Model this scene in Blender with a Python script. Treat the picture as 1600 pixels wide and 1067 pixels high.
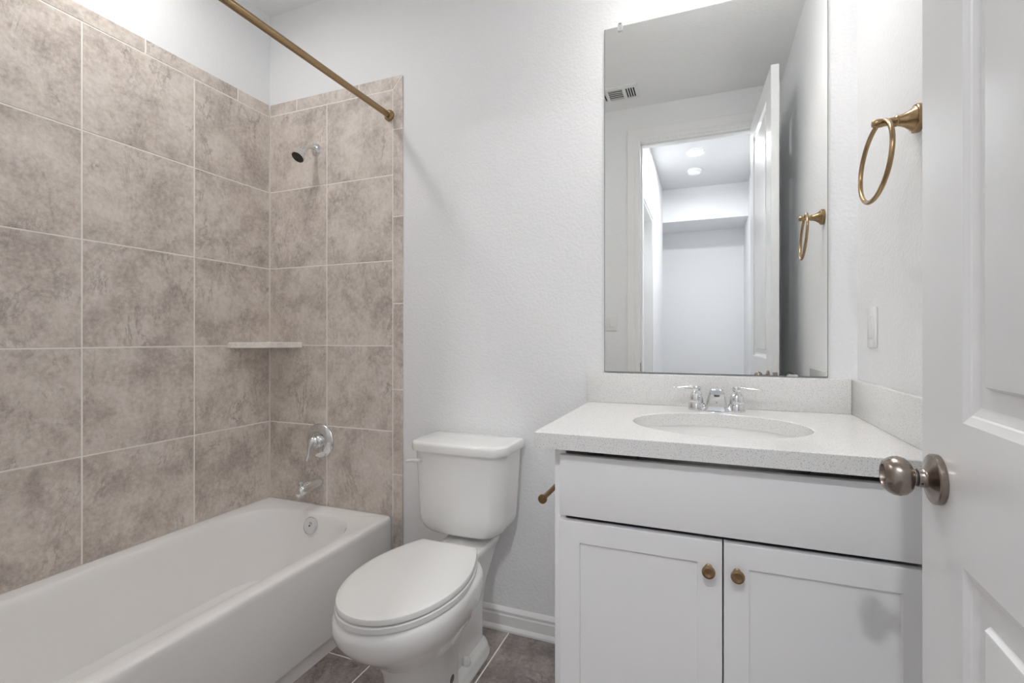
import bpy, bmesh, math, random
from mathutils import Vector, Matrix

for o in list(bpy.data.objects):
    bpy.data.objects.remove(o)
scene = bpy.context.scene
COL = scene.collection
rad = math.radians
random.seed(7)

# ------------------------------------------------------------------ camera
cam_data = bpy.data.cameras.new('camera')
cam = bpy.data.objects.new('camera', cam_data)
COL.objects.link(cam)
cam.location = (2.0197, -1.6976, 1.16)
cam.rotation_euler = (rad(90), 0, rad(20.324))
cam_data.sensor_width = 36.0
cam_data.lens = 722.43 / 1600 * 36.0
cam_data.shift_x = (800 - 834.11) / 1600
cam_data.shift_y = (529.13 - 533.5) / 1600
cam_data.clip_start = 0.005
scene.camera = cam

# ------------------------------------------------------------------ world, exposure, lamps' strength
world = bpy.data.worlds.new('world')
scene.world = world
world.use_nodes = True
world.node_tree.nodes['Background'].inputs[0].default_value = (0.9, 0.95, 1, 1)
world.node_tree.nodes['Background'].inputs[1].default_value = 0.3
scene.view_settings.view_transform = 'Standard'
scene.view_settings.look = 'None'
scene.view_settings.exposure = 0.40
scene.view_settings.gamma = 1.0
scene.view_settings.use_curve_mapping = False
scene.cycles.max_bounces = 14
scene.cycles.diffuse_bounces = 10
scene.cycles.glossy_bounces = 8
SHOWER_LAMP = 92.0     # recessed light over the tub
VANITY_LAMP = 148.0     # three shades over the mirror
HALL_LAMP = 505.0       # recessed light in the hall

CEIL = 2.757
XR = 2.464              # right wall
YF = -1.555             # room face of the wall with the door
YH = -1.675             # hall face of that wall

# ------------------------------------------------------------------ materials
def new_mat(name):
    m = bpy.data.materials.new(name)
    m.use_nodes = True
    nt = m.node_tree
    return m, nt, nt.nodes['Principled BSDF']

def plain(name, col, rough=0.5, metal=0.0, coat=0.0, spec=0.5):
    m, nt, b = new_mat(name)
    b.inputs['Base Color'].default_value = (*col, 1)
    b.inputs['Roughness'].default_value = rough
    b.inputs['Metallic'].default_value = metal
    b.inputs['Coat Weight'].default_value = coat
    b.inputs['Specular IOR Level'].default_value = spec
    return m

def add(nt, kind, **kw):
    n = nt.nodes.new(kind)
    for k, v in kw.items():
        setattr(n, k, v)
    return n

def wall_paint(name, col, scale=95.0, strength=0.30, rough=0.6):
    m, nt, b = new_mat(name)
    b.inputs['Base Color'].default_value = (*col, 1)
    b.inputs['Roughness'].default_value = rough
    b.inputs['Specular IOR Level'].default_value = 0.3
    tc = add(nt, 'ShaderNodeTexCoord')
    n1 = add(nt, 'ShaderNodeTexNoise')
    n1.inputs['Scale'].default_value = scale
    n1.inputs['Detail'].default_value = 3.0
    n1.inputs['Roughness'].default_value = 0.55
    bp = add(nt, 'ShaderNodeBump')
    bp.inputs['Strength'].default_value = strength
    bp.inputs['Distance'].default_value = 0.006
    nt.links.new(tc.outputs['Object'], n1.inputs['Vector'])
    nt.links.new(n1.outputs['Fac'], bp.inputs['Height'])
    nt.links.new(bp.outputs['Normal'], b.inputs['Normal'])
    return m

def stone_tile(name, light, mid, dark, rough=0.38, sc=1.0):
    """mottled marble-look porcelain; every tile carries its own offset (attribute tile_offset)"""
    m, nt, b = new_mat(name)
    L = nt.links.new
    tc = add(nt, 'ShaderNodeTexCoord')
    at = add(nt, 'ShaderNodeAttribute', attribute_name='tile_offset')
    va = add(nt, 'ShaderNodeVectorMath', operation='ADD')
    L(tc.outputs['Object'], va.inputs[0]); L(at.outputs['Vector'], va.inputs[1])
    def noise(scale, detail, rough_, dist):
        n = add(nt, 'ShaderNodeTexNoise')
        n.inputs['Scale'].default_value = scale * sc
        n.inputs['Detail'].default_value = detail
        n.inputs['Roughness'].default_value = rough_
        n.inputs['Distortion'].default_value = dist
        L(va.outputs[0], n.inputs['Vector'])
        return n
    big = noise(6.5, 9.0, 0.66, 0.25)
    r1 = add(nt, 'ShaderNodeValToRGB')
    r1.color_ramp.elements[0].position = 0.34; r1.color_ramp.elements[0].color = (*dark, 1)
    r1.color_ramp.elements[1].position = 0.66; r1.color_ramp.elements[1].color = (*light, 1)
    e = r1.color_ramp.elements.new(0.5); e.color = (*mid, 1)
    L(big.outputs['Fac'], r1.inputs['Fac'])
    # thin broken veins where a warped noise crosses its middle value
    mp = add(nt, 'ShaderNodeMapping')
    mp.inputs['Rotation'].default_value = (rad(38), rad(34), 0.3)
    mp.inputs['Scale'].default_value = (1.0, 1.0, 0.42)
    L(va.outputs[0], mp.inputs['Vector'])
    vein = noise(6.5, 7.0, 0.70, 0.5)
    L(mp.outputs['Vector'], vein.inputs['Vector'])
    s = add(nt, 'ShaderNodeMath', operation='SUBTRACT'); s.inputs[1].default_value = 0.5
    a = add(nt, 'ShaderNodeMath', operation='ABSOLUTE')
    r2 = add(nt, 'ShaderNodeValToRGB')
    r2.color_ramp.elements[0].position = 0.0; r2.color_ramp.elements[0].color = (1, 1, 1, 1)
    r2.color_ramp.elements[1].position = 0.026; r2.color_ramp.elements[1].color = (0, 0, 0, 1)
    L(vein.outputs['Fac'], s.inputs[0]); L(s.outputs[0], a.inputs[0]); L(a.outputs[0], r2.inputs['Fac'])
    patch = noise(7.0, 4.0, 0.6, 0.2)
    r3 = add(nt, 'ShaderNodeValToRGB')
    r3.color_ramp.elements[0].position = 0.45; r3.color_ramp.elements[1].position = 0.68
    L(patch.outputs['Fac'], r3.inputs['Fac'])
    mu = add(nt, 'ShaderNodeMath', operation='MULTIPLY')
    L(r2.outputs['Color'], mu.inputs[0]); L(r3.outputs['Color'], mu.inputs[1])
    mu2 = add(nt, 'ShaderNodeMath', operation='MULTIPLY'); mu2.inputs[1].default_value = 0.85
    L(mu.outputs[0], mu2.inputs[0])
    mx = add(nt, 'ShaderNodeMix', data_type='RGBA')
    mx.inputs[7].default_value = (dark[0] * .66, dark[1] * .64, dark[2] * .64, 1)
    L(mu2.outputs[0], mx.inputs[0]); L(r1.outputs['Color'], mx.inputs[6])
    fine = noise(70.0, 5.0, 0.7, 0.0)
    hs = add(nt, 'ShaderNodeMix', data_type='RGBA', blend_type='OVERLAY')
    hs.inputs[0].default_value = 0.6
    L(mx.outputs[2], hs.inputs[6]); L(fine.outputs['Fac'], hs.inputs[7])
    L(hs.outputs[2], b.inputs['Base Color'])
    b.inputs['Roughness'].default_value = rough
    b.inputs['Specular IOR Level'].default_value = 0.35
    bp = add(nt, 'ShaderNodeBump')
    bp.inputs['Strength'].default_value = 0.08; bp.inputs['Distance'].default_value = 0.003
    L(fine.outputs['Fac'], bp.inputs['Height']); L(bp.outputs['Normal'], b.inputs['Normal'])
    return m

def quartz(name):
    m, nt, b = new_mat(name)
    L = nt.links.new
    tc = add(nt, 'ShaderNodeTexCoord')
    base = (0.80, 0.80, 0.79, 1)
    prev = None
    for scale, thr, colr in ((330.0, 0.20, (0.52, 0.515, 0.50, 1)), (190.0, 0.105, (0.30, 0.295, 0.28, 1)), (250.0, 0.16, (0.92, 0.92, 0.92, 1))):
        v = add(nt, 'ShaderNodeTexVoronoi', feature='F1')
        v.inputs['Scale'].default_value = scale
        L(tc.outputs['Object'], v.inputs['Vector'])
        r = add(nt, 'ShaderNodeValToRGB')
        r.color_ramp.elements[0].position = thr; r.color_ramp.elements[0].color = (1, 1, 1, 1)
        r.color_ramp.elements[1].position = thr + 0.09; r.color_ramp.elements[1].color = (0, 0, 0, 1)
        L(v.outputs['Distance'], r.inputs['Fac'])
        mx = add(nt, 'ShaderNodeMix', data_type='RGBA')
        if prev is None:
            mx.inputs[6].default_value = base
        else:
            L(prev, mx.inputs[6])
        mx.inputs[7].default_value = colr
        L(r.outputs['Color'], mx.inputs[0])
        prev = mx.outputs[2]
    L(prev, b.inputs['Base Color'])
    b.inputs['Roughness'].default_value = 0.16
    return m

def brushed(name, col, rough, scale=(1, 1, 60)):
    m, nt, b = new_mat(name)
    L = nt.links.new
    b.inputs['Metallic'].default_value = 1.0
    tc = add(nt, 'ShaderNodeTexCoord')
    n = add(nt, 'ShaderNodeTexNoise'); n.inputs['Scale'].default_value = 160.0; n.inputs['Detail'].default_value = 4
    L(tc.outputs['Object'], n.inputs['Vector'])
    r = add(nt, 'ShaderNodeValToRGB')
    r.color_ramp.elements[0].position = 0.3; r.color_ramp.elements[0].color = (col[0] * .86, col[1] * .84, col[2] * .82, 1)
    r.color_ramp.elements[1].position = 0.7; r.color_ramp.elements[1].color = (*col, 1)
    L(n.outputs['Fac'], r.inputs['Fac']); L(r.outputs['Color'], b.inputs['Base Color'])
    b.inputs['Roughness'].default_value = rough
    b.inputs['Anisotropic'].default_value = 0.5
    return m

def glow(name, col, strength):
    m, nt, b = new_mat(name)
    b.inputs['Base Color'].default_value = (0.9, 0.9, 0.9, 1)
    b.inputs['Emission Color'].default_value = (*col, 1)
    b.inputs['Emission Strength'].default_value = strength
    return m

M = {}
M['wall'] = wall_paint('wall_paint', (0.845, 0.855, 0.865))
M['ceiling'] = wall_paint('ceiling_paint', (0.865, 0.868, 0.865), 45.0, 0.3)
M['hallceil_dimmed'] = wall_paint('hall_ceiling_dimmed', (0.60, 0.605, 0.61), 45.0, 0.3)  # ceiling colour darkened here in place of weaker light from the hall lamp
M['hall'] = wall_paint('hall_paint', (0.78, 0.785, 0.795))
M['tile'] = stone_tile('wall_tile_stone', (0.74, 0.675, 0.62), (0.63, 0.567, 0.513), (0.45, 0.395, 0.355))
M['floortile'] = stone_tile('floor_tile_stone', (0.42, 0.37, 0.35), (0.31, 0.27, 0.255), (0.18, 0.155, 0.148), 0.42, 1.1)
M['grout'] = plain('grout', (0.90, 0.86, 0.815), 0.85)
M['trim'] = plain('white_trim_paint', (0.86, 0.86, 0.86), 0.33)
M['door'] = plain('white_door_paint', (0.79, 0.795, 0.80), 0.24)
M['porcelain'] = plain('white_porcelain', (0.84, 0.84, 0.83), 0.10, 0, 0.6)
M['tub'] = plain('white_tub_enamel', (0.89, 0.88, 0.87), 0.11, 0, 0.0, 0.45)
M['seat'] = plain('white_seat_plastic', (0.80, 0.80, 0.79), 0.22)
M['cabinet'] = plain('white_cabinet_paint', (0.88, 0.885, 0.89), 0.34)
M['gap'] = plain('cabinet_inside', (0.30, 0.30, 0.30), 0.8)
M['quartz'] = quartz('speckled_quartz')
M['chrome'] = plain('chrome', (0.79, 0.80, 0.81), 0.04, 1.0)
M['nozzle'] = plain('dark_nozzle_face', (0.035, 0.03, 0.026), 0.45)
M['black'] = plain('black_slot', (0.01, 0.01, 0.01), 0.6)
M['brass'] = brushed('brushed_antique_brass', (0.385, 0.27, 0.15), 0.27)
M['brassdark'] = brushed('dark_antique_brass', (0.29, 0.185, 0.085), 0.30)
M['nickel'] = brushed('antique_nickel', (0.345, 0.298, 0.268), 0.24)
M['plastic'] = plain('white_switch_plastic', (0.82, 0.82, 0.82), 0.25)
M['clear'] = plain('clear_plastic', (0.86, 0.87, 0.87), 0.08)
M['clear'].node_tree.nodes['Principled BSDF'].inputs['Transmission Weight'].default_value = 0.6
M['mirror'] = plain('mirror_silver', (0.935, 0.95, 0.942), 0.0, 1.0)
M['mirroredge'] = plain('mirror_edge_glass', (0.22, 0.25, 0.245), 0.15)
M['plug'] = plain('grey_plug', (0.13, 0.13, 0.13), 0.5)
M['vent'] = plain('white_vent_metal', (0.80, 0.80, 0.80), 0.4)
M['vent_shade'] = plain('duct_shade_black', (0.015, 0.015, 0.015), 0.9)  # near-black colour standing in for the shade behind the louvers
M['shower_glow'] = glow('shower_lamp_glow', (1.0, 0.985, 0.97), SHOWER_LAMP)
M['vanity_glow'] = glow('vanity_lamp_glow', (1.0, 0.985, 0.97), VANITY_LAMP)
M['shade_glow'] = glow('frosted_shade_glow', (1.0, 0.985, 0.97), VANITY_LAMP * 0.05)
M['hall_glow'] = glow('hall_lamp_glow', (0.97, 0.98, 1.0), HALL_LAMP)

# ------------------------------------------------------------------ mesh helpers
def box(bm, x0, x1, y0, y1, z0, z1, bev=0.0, seg=2, mi=0):
    t = bmesh.new()
    bmesh.ops.create_cube(t, size=1.0)
    sx, sy, sz = abs(x1 - x0), abs(y1 - y0), abs(z1 - z0)
    for v in t.verts:
        v.co = Vector((v.co.x * sx + (x0 + x1) / 2, v.co.y * sy + (y0 + y1) / 2, v.co.z * sz + (z0 + z1) / 2))
    if bev > 0:
        bmesh.ops.bevel(t, geom=t.edges[:], offset=min(bev, sx * .45, sy * .45, sz * .45), segments=seg, profile=0.5, affect='EDGES')
    merge(bm, t, mi)

def merge(bm, t, mi=0):
    vm = {v: bm.verts.new(v.co) for v in t.verts}
    for f in t.faces:
        try:
            nf = bm.faces.new([vm[v] for v in f.verts])
            nf.material_index = mi
        except ValueError:
            pass
    t.free()

def frame_of(axis):
    a = Vector(axis).normalized()
    h = Vector((0, 0, 1)) if abs(a.z) < 0.9 else Vector((0, 1, 0))
    u = a.cross(h).normalized()
    return a, u, a.cross(u).normalized()

def loft(bm, rings, cap0=True, cap1=True, closed=True, mi=0):
    rows = [[bm.verts.new(p) for p in r] for r in rings]
    n = len(rows[0])
    for a, b in zip(rows, rows[1:]):
        for i in range(n if closed else n - 1):
            j = (i + 1) % n
            f = bm.faces.new((a[i], a[j], b[j], b[i])); f.material_index = mi
    if cap0:
        f = bm.faces.new(list(reversed(rows[0]))); f.material_index = mi
    if cap1:
        f = bm.faces.new(rows[-1]); f.material_index = mi
    return rows

def lathe(bm, prof, origin, axis, seg=40, mi=0, cap0=True, cap1=True):
    o = Vector(origin); a, u, w = frame_of(axis)
    rings = []
    for r, h in prof:
        r = max(r, 1e-5)
        rings.append([o + a * h + (u * math.cos(t) + w * math.sin(t)) * r for t in (2 * math.pi * i / seg for i in range(seg))])
    loft(bm, rings, cap0, cap1, True, mi)

def tube(bm, pts, radii, seg=20, mi=0, closed=False):
    pts = [Vector(p) for p in pts]
    n = len(pts)
    if not hasattr(radii, '__len__'):
        radii = [radii] * n
    rings = []
    ref = None
    for i, p in enumerate(pts):
        if closed:
            t = (pts[(i + 1) % n] - pts[i - 1]).normalized()
        else:
            t = (pts[min(i + 1, n - 1)] - pts[max(i - 1, 0)]).normalized()
        if ref is None:
            _, u, w = frame_of(t)
        else:
            u = (ref - t * ref.dot(t)).normalized(); w = t.cross(u)
        ref = u
        rings.append([p + (u * math.cos(k) + w * math.sin(k)) * radii[i] for k in (2 * math.pi * j / seg for j in range(seg))])
    if closed:
        rings.append(rings[0])
        rows = [[bm.verts.new(q) for q in r] for r in rings[:-1]]
        for i in range(n):
            a, b = rows[i], rows[(i + 1) % n]
            # align the seam
            k0 = min(range(seg), key=lambda k: (b[k].co - a[0].co).length)
            for j in range(seg):
                bm.faces.new((a[j], a[(j + 1) % seg], b[(j + 1 + k0) % seg], b[(j + k0) % seg]))
    else:
        loft(bm, rings, True, True, True, mi)

def bez(p0, p1, p2, p3, n=12):
    p0, p1, p2, p3 = map(Vector, (p0, p1, p2, p3))
    out = []
    for i in range(n + 1):
        t = i / n; s = 1 - t
        out.append(p0 * s**3 + p1 * 3 * s * s * t + p2 * 3 * s * t * t + p3 * t**3)
    return out

def rrect(x0, x1, y0, y1, z, radii, n=10):
    """rounded rectangle, radii for corners (x1,y1), (x0,y1), (x0,y0), (x1,y0); constant vertex count"""
    pts = []
    cs = [(x1, y1, 0), (x0, y1, 90), (x0, y0, 180), (x1, y0, 270)]
    for (cx_, cy_, a0), r in zip(cs, radii):
        sx = -1 if cx_ == x1 else 1; sy = -1 if cy_ == y1 else 1
        for i in range(n + 1):
            a = rad(a0 + 90 * i / n)
            pts.append(Vector((cx_ + sx * r + r * math.cos(a), cy_ + sy * r + r * math.sin(a), z)))
    return pts

def subdivide_sides(pts, n_corner, k):
    """adds k points on each straight side of an rrect ring so that long sides stay smooth"""
    m = n_corner + 1
    out = []
    for c in range(4):
        out += pts[c * m:(c + 1) * m]
        a = pts[(c + 1) * m - 1]; b = pts[((c + 1) * m) % len(pts)]
        for i in range(1, k + 1):
            out.append(a.lerp(b, i / (k + 1)))
    return out

EMPTY_LOC = {}
def empty(name, loc, label, cat, group=None):
    o = bpy.data.objects.new(name, None)
    o.empty_display_size = 0.05
    o.location = loc
    COL.objects.link(o)
    EMPTY_LOC[o.name] = Vector(loc)
    tag(o, label, cat, group)
    return o

def tag(o, label=None, cat=None, group=None, kind=None):
    if label: o['label'] = label
    if cat: o['category'] = cat
    if group: o['group'] = group
    if kind: o['kind'] = kind
    return o

def obj(name, bm, mats, parent=None, smooth=35, recenter=True):
    if not isinstance(mats, (list, tuple)):
        mats = [mats]
    bmesh.ops.recalc_face_normals(bm, faces=bm.faces[:])
    loc = Vector((0, 0, 0))
    if parent is None and recenter and len(bm.verts):
        xs = [v.co.x for v in bm.verts]; ys = [v.co.y for v in bm.verts]; zs = [v.co.z for v in bm.verts]
        loc = Vector(((min(xs) + max(xs)) / 2, (min(ys) + max(ys)) / 2, min(zs)))
        for v in bm.verts:
            v.co -= loc
    me = bpy.data.meshes.new(name)
    bm.to_mesh(me); bm.free()
    for m in mats:
        me.materials.append(m)
    if smooth:
        me.polygons.foreach_set('use_smooth', [True] * len(me.polygons))
        me.set_sharp_from_angle(angle=rad(smooth))
    o = bpy.data.objects.new(name, me)
    COL.objects.link(o)
    if parent is None:
        o.location = loc
        EMPTY_LOC[o.name] = loc
    else:
        o.parent = parent
        if parent.parent is None:
            o.matrix_parent_inverse = Matrix.Translation(EMPTY_LOC[parent.name]).inverted()
    return o

def struct(name, bm, mats, smooth=35, parent=None):
    return tag(obj(name, bm, mats, parent, smooth), kind=None if parent else 'structure')

# ------------------------------------------------------------------ room shell
b = bmesh.new(); box(b, -0.106, XR + 0.1, 0.0, 0.1, 0.0, CEIL); struct('wall_back', b, M['wall'])
b = bmesh.new(); box(b, -0.106, -0.006, YF, 0.0, 0.0, CEIL); struct('wall_left', b, M['wall'])
b = bmesh.new(); box(b, XR, XR + 0.1, YF, 0.0, 0.0, CEIL); struct('wall_right', b, M['wall'])
OL, OR, OH = 1.600, 2.333, 2.512      # door opening
b = bmesh.new()
box(b, -0.106, OL - 0.018, YH, YF, 0.0, CEIL)
box(b, OR + 0.018, XR + 0.1, YH, YF, 0.0, CEIL)
box(b, OL - 0.018, OR + 0.018, YH, YF, OH + 0.018, CEIL)
struct('wall_front', b, M['wall'])
HX0, HX1, HY, HB = 1.590, 2.43, -3.48, -4.03
b = bmesh.new(); box(b, -0.106, HX1 + 0.3, YH + 0.02, 0.1, CEIL, CEIL + 0.1); struct('ceiling', b, M['ceiling'])
b = bmesh.new(); box(b, -0.106, HX1 + 0.3, HB - 0.1, YH + 0.02, CEIL, CEIL + 0.1); struct('ceiling_hall', b, M['hallceil_dimmed'])
D2a, D2b, D2h = -1.80, -2.46, 2.20     # opening of the door in the hall's side wall
b = bmesh.new()
box(b, HX0 - 0.12, HX0, D2a, YH, 0, CEIL)
box(b, HX0 - 0.12, HX0, HY, D2b, 0, CEIL)
box(b, HX0 - 0.12, HX0, D2b, D2a, D2h, CEIL)
box(b, HX0 - 0.22, HX0 - 0.12, HB - 0.1, HY + 0.02, 0, CEIL)
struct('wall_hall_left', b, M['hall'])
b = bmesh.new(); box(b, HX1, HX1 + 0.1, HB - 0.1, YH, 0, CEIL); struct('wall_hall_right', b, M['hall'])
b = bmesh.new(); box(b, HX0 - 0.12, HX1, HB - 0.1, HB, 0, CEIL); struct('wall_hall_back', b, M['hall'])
b = bmesh.new(); box(b, HX0 - 0.12, HX1, HB, HY, 2.41, CEIL); struct('trim_1', b, M['hall'])   # dropped header at the end of the hall

# tiles: real tiles with eased edges over a grout bed
def tiled(name, quads, thick, mat, bed, smooth=35):
    """quads: list of (list of 4+ corner points (counter-clockwise seen from the front), normal)"""
    bm = bmesh.new()
    lay = bm.verts.layers.float_vector.new('tile_offset')
    for bx in bed:
        box(bm, *bx, mi=1)
    for pts, nrm in quads:
        n = Vector(nrm); pts = [Vector(p) for p in pts]
        c = sum(pts, Vector()) / len(pts)
        off = Vector((random.uniform(-30, 30), random.uniform(-30, 30), random.uniform(-30, 30)))
        rows = []
        for inset, h in ((0.0, -thick), (0.0, -0.0012), (0.0012, 0.0)):
            rows.append([bm.verts.new(p + (c - p).normalized() * inset + n * h) for p in pts])
        for r in rows:
            for v in r:
                v[lay] = off
        k = len(pts)
        for a, d in zip(rows, rows[1:]):
            for i in range(k):
                bm.faces.new((a[i], a[(i + 1) % k], d[(i + 1) % k], d[i]))
        bm.faces.new(rows[-1])
    return obj(name, bm, [mat, M['grout']], None, smooth, recenter=False)

G = 0.0025   # half a grout joint
ZR = [0.0, 0.3775, 0.7525, 1.1285, 1.5045, 1.8815, 2.2565]
TOPZ = 2.312
# left wall: face at x = 0
q = []
YE = YF
cols = [-0.0075, -0.366, -0.741, -1.116, -1.491, YE]
for z0, z1 in zip(ZR[1:], ZR[2:]):
    for y1, y0 in zip(cols, cols[1:]):
        q.append(([(0, y1 - G, z0 + G), (0, y0 + G, z0 + G), (0, y0 + G, z1 - G), (0, y1 - G, z1 - G)], (1, 0, 0)))
tc_ = [-0.0075, -0.172, -0.547, -0.922, -1.297, YE]
for y1, y0 in zip(tc_, tc_[1:]):
    q.append(([(0, y1 - G, ZR[6] + G), (0, y0 + G, ZR[6] + G), (0, y0 + G, TOPZ), (0, y1 - G, TOPZ)], (1, 0, 0)))
tag(tiled('trim_2', q, 0.005, M['tile'], [(-0.006, -0.0012, YE, -0.0055, ZR[1], TOPZ - 0.002)]), kind='structure')
# back wall: face at y = -0.006
q = []
yb = -0.006
xs = [0.0015, 0.360, 0.731]
N = (0, -1, 0)
for z0, z1 in zip(ZR[1:], ZR[2:]):
    for x0, x1 in zip(xs, xs[1:]):
        q.append(([(x0 + G, yb, z0 + G), (x1 - G, yb, z0 + G), (x1 - G, yb, z1 - G), (x0 + G, yb, z1 - G)], N))
TX = 0.782
for x0, x1 in ((0.0015, 0.174), (0.174, 0.546)):
    q.append(([(x0 + G, yb, ZR[6] + G), (x1 - G, yb, ZR[6] + G), (x1 - G, yb, TOPZ), (x0 + G, yb, TOPZ)], N))
q.append(([(0.546 + G, yb, ZR[6] + G), (0.731 - 0.6 * G, yb, ZR[6] + G), (TX - 1.6 * G, yb, TOPZ), (0.546 + G, yb, TOPZ)], N))
q.append(([(0.731 + G, yb, 2.080 + G), (TX, yb, 2.080 + G), (TX, yb, TOPZ - 1.6 * G), (0.731 + G, yb, ZR[6] - 0.6 * G)], N))
vz = [2.080, 1.697, 1.315, 0.938, 0.564, 0.187, 0.0]
for z1, z0 in zip(vz, vz[1:]):
    q.append(([(0.731 + G, yb, z0 + G), (TX, yb, z0 + G), (TX, yb, z1 - G), (0.731 + G, yb, z1 - G)], N))
tag(tiled('trim_3', q, 0.005, M['tile'], [(0.0, TX - 0.0015, -0.0048, -0.0002, ZR[1], TOPZ - 0.002), (0.7315, TX - 0.0015, -0.0048, -0.0002, 0.0, ZR[1])]), kind='structure')

# floor
q = []
fx = [-0.106 + 0.0] ; x = 0.903 - 3 * 0.39
fxs = [0.903 + 0.39 * k for k in range(-3, 6)]
fys = [-0.356 + 0.39 * k for k in range(1, -11, -1)]
for xa, xb in zip(fxs, fxs[1:]):
    for ya, yb2 in zip(fys, fys[1:]):
        x0, x1 = max(xa + G, -0.1), min(xb - G, HX1 + 0.1)
        y1, y0 = min(ya - G, 0.0), max(yb2 + G, HB)
        if x1 - x0 < 0.02 or y1 - y0 < 0.02:
            continue
        q.append(([(x0, y0, 0), (x1, y0, 0), (x1, y1, 0), (x0, y1, 0)], (0, 0, 1)))
tag(tiled('floor', q, 0.008, M['floortile'], [(-0.106, HX1 + 0.1, HB - 0.1, 0.1, -0.05, -0.0011)]), kind='structure')

# baseboards (moulded profile swept along the wall)
PROF = [(0.0, 0.0), (0.022, 0.0), (0.022, 0.008), (0.018, 0.016), (0.0135, 0.020), (0.0135, 0.058), (0.0105, 0.064), (0.0125, 0.069), (0.0125, 0.075), (0.007, 0.083), (0.0, 0.088)]
def baseboard(name, p0, p1, nrm):
    bm = bmesh.new()
    p0, p1, n = Vector(p0), Vector(p1), Vector(nrm)
    loft(bm, [[p + n * d + Vector((0, 0, z)) for d, z in PROF] for p in (p0, p1)])
    return struct(name, bm, M['trim'], 25)
baseboard('baseboard_back', (TX, 0, 0), (1.655, 0, 0), (0, -1, 0))
baseboard('baseboard_right', (XR, -0.60, 0), (XR, YF + 0.02, 0), (-1, 0, 0))
baseboard('baseboard_front', (0.75, YF, 0), (OL - 0.09, YF, 0), (0, 1, 0))
baseboard('baseboard_hall', (HX0 - 0.1, HB, 0), (HX1, HB, 0), (0, 1, 0))

# door lining, stop and casings
b = bmesh.new()
box(b, OL - 0.018, OL, YH, YF, 0, OH + 0.018)
box(b, OR, OR + 0.018, YH, YF, 0, OH + 0.018)
box(b, OL, OR, YH, YF, OH, OH + 0.018)
box(b, OL, OL + 0.012, YF - 0.075, YF - 0.038, 0, OH, 0.002)
box(b, OR - 0.012, OR, YF - 0.075, YF - 0.038, 0, OH, 0.002)
box(b, OL, OR, YF - 0.075, YF - 0.038, OH - 0.012, OH, 0.002)
jamb = struct('trim_4', b, M['trim'])
b = bmesh.new(); box(b, OL - 0.0005, OL + 0.0012, YF - 0.034, YF - 0.004, 0.935, 0.995, 0.0004)
o = obj('strike_plate', b, M['nickel'], jamb); o['label'] = 'dark metal strike plate'
CAS = [(0.0, 0.0), (0.0, 0.008), (0.006, 0.012), (0.022, 0.012), (0.028, 0.010), (0.034, 0.0135), (0.060, 0.0155), (0.078, 0.0155), (0.082, 0.012), (0.082, 0.0)]
def casing(name, y, s, left, right, head):
    """mitred moulded casing round an opening on the plane y; s = +1 faces +y"""
    bm = bmesh.new()
    path = [(left - 0.004, 0, -1, 0), (left - 0.004, head + 0.004, -1, 1), (right + 0.004, head + 0.004, 1, 1), (right + 0.004, 0, 1, 0)]
    loft(bm, [[Vector((x + dx * w, y + s * t, z + dz * w)) for w, t in CAS] for x, z, dx, dz in path])
    return struct(name, bm, M['trim'], 25)
casing('trim_5', YF, 1, OL, OR, OH)
casing('trim_6', YH, -1, OL + 0.004, OR - 0.0, OH)

# hall side door: closed leaf in its lining, with casing
b = bmesh.new()
box(b, HX0 - 0.12, HX0 - 0.001, D2a - 0.018, D2a, 0, D2h)
box(b, HX0 - 0.12, HX0 - 0.001, D2b, D2b + 0.018, 0, D2h)
box(b, HX0 - 0.12, HX0 - 0.001, D2b + 0.018, D2a - 0.018, D2h - 0.018, D2h)
for y0, y1, z0, z1 in ((D2a, D2a + 0.06, 0, D2h + 0.06), (D2b - 0.06, D2b, 0, D2h + 0.06), (D2b, D2a, D2h, D2h + 0.06)):
    box(b, HX0, HX0 + 0.006, y0, y1, z0, z1, 0.002)
struct('trim_7', b, M['trim'])

# ------------------------------------------------------------------ panel doors
def panel_door(bm, length, z0, z1, thick, panels, rings):
    """leaf in local x (along), y (0 = left face, -thick = right face), z; moulded panels on both faces"""
    xs_ = sorted({0.0, length, *[p[0] for p in panels], *[p[1] for p in panels]})
    zs_ = sorted({z0, z1, *[p[2] for p in panels], *[p[3] for p in panels]})
    for y, s in ((0.0, -1), (-thick, 1)):
        for xa, xb in zip(xs_, xs_[1:]):
            for za, zb in zip(zs_, zs_[1:]):
                if any(p[0] <= xa and xb <= p[1] and p[2] <= za and zb <= p[3] for p in panels):
                    continue
                bm.faces.new([bm.verts.new((X, y, Z)) for X, Z in ((xa, za), (xb, za), (xb, zb), (xa, zb))])
        for p in panels:
            prev = None
            for ins, dep in rings:
                r = [bm.verts.new((X, y + s * dep, Z)) for X, Z in ((p[0] + ins, p[2] + ins), (p[1] - ins, p[2] + ins), (p[1] - ins, p[3] - ins), (p[0] + ins, p[3] - ins))]
                if prev:
                    for i in range(4):
                        bm.faces.new((prev[i], prev[(i + 1) % 4], r[(i + 1) % 4], r[i]))
                prev = r
            bm.faces.new(prev)
    for pts in (((0, z0), (0, z1)), ((length, z0), (length, z1))):
        (xa, za), (xb, zb) = pts
        bm.faces.new([bm.verts.new(c) for c in ((xa, 0, za), (xb, 0, zb), (xb, -thick, zb), (xa, -thick, za))])
    for z in (z0, z1):
        bm.faces.new([bm.verts.new(c) for c in ((0, 0, z), (length, 0, z), (length, -thick, z), (0, -thick, z))])
    bmesh.ops.remove_doubles(bm, verts=bm.verts[:], dist=1e-5)

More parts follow.
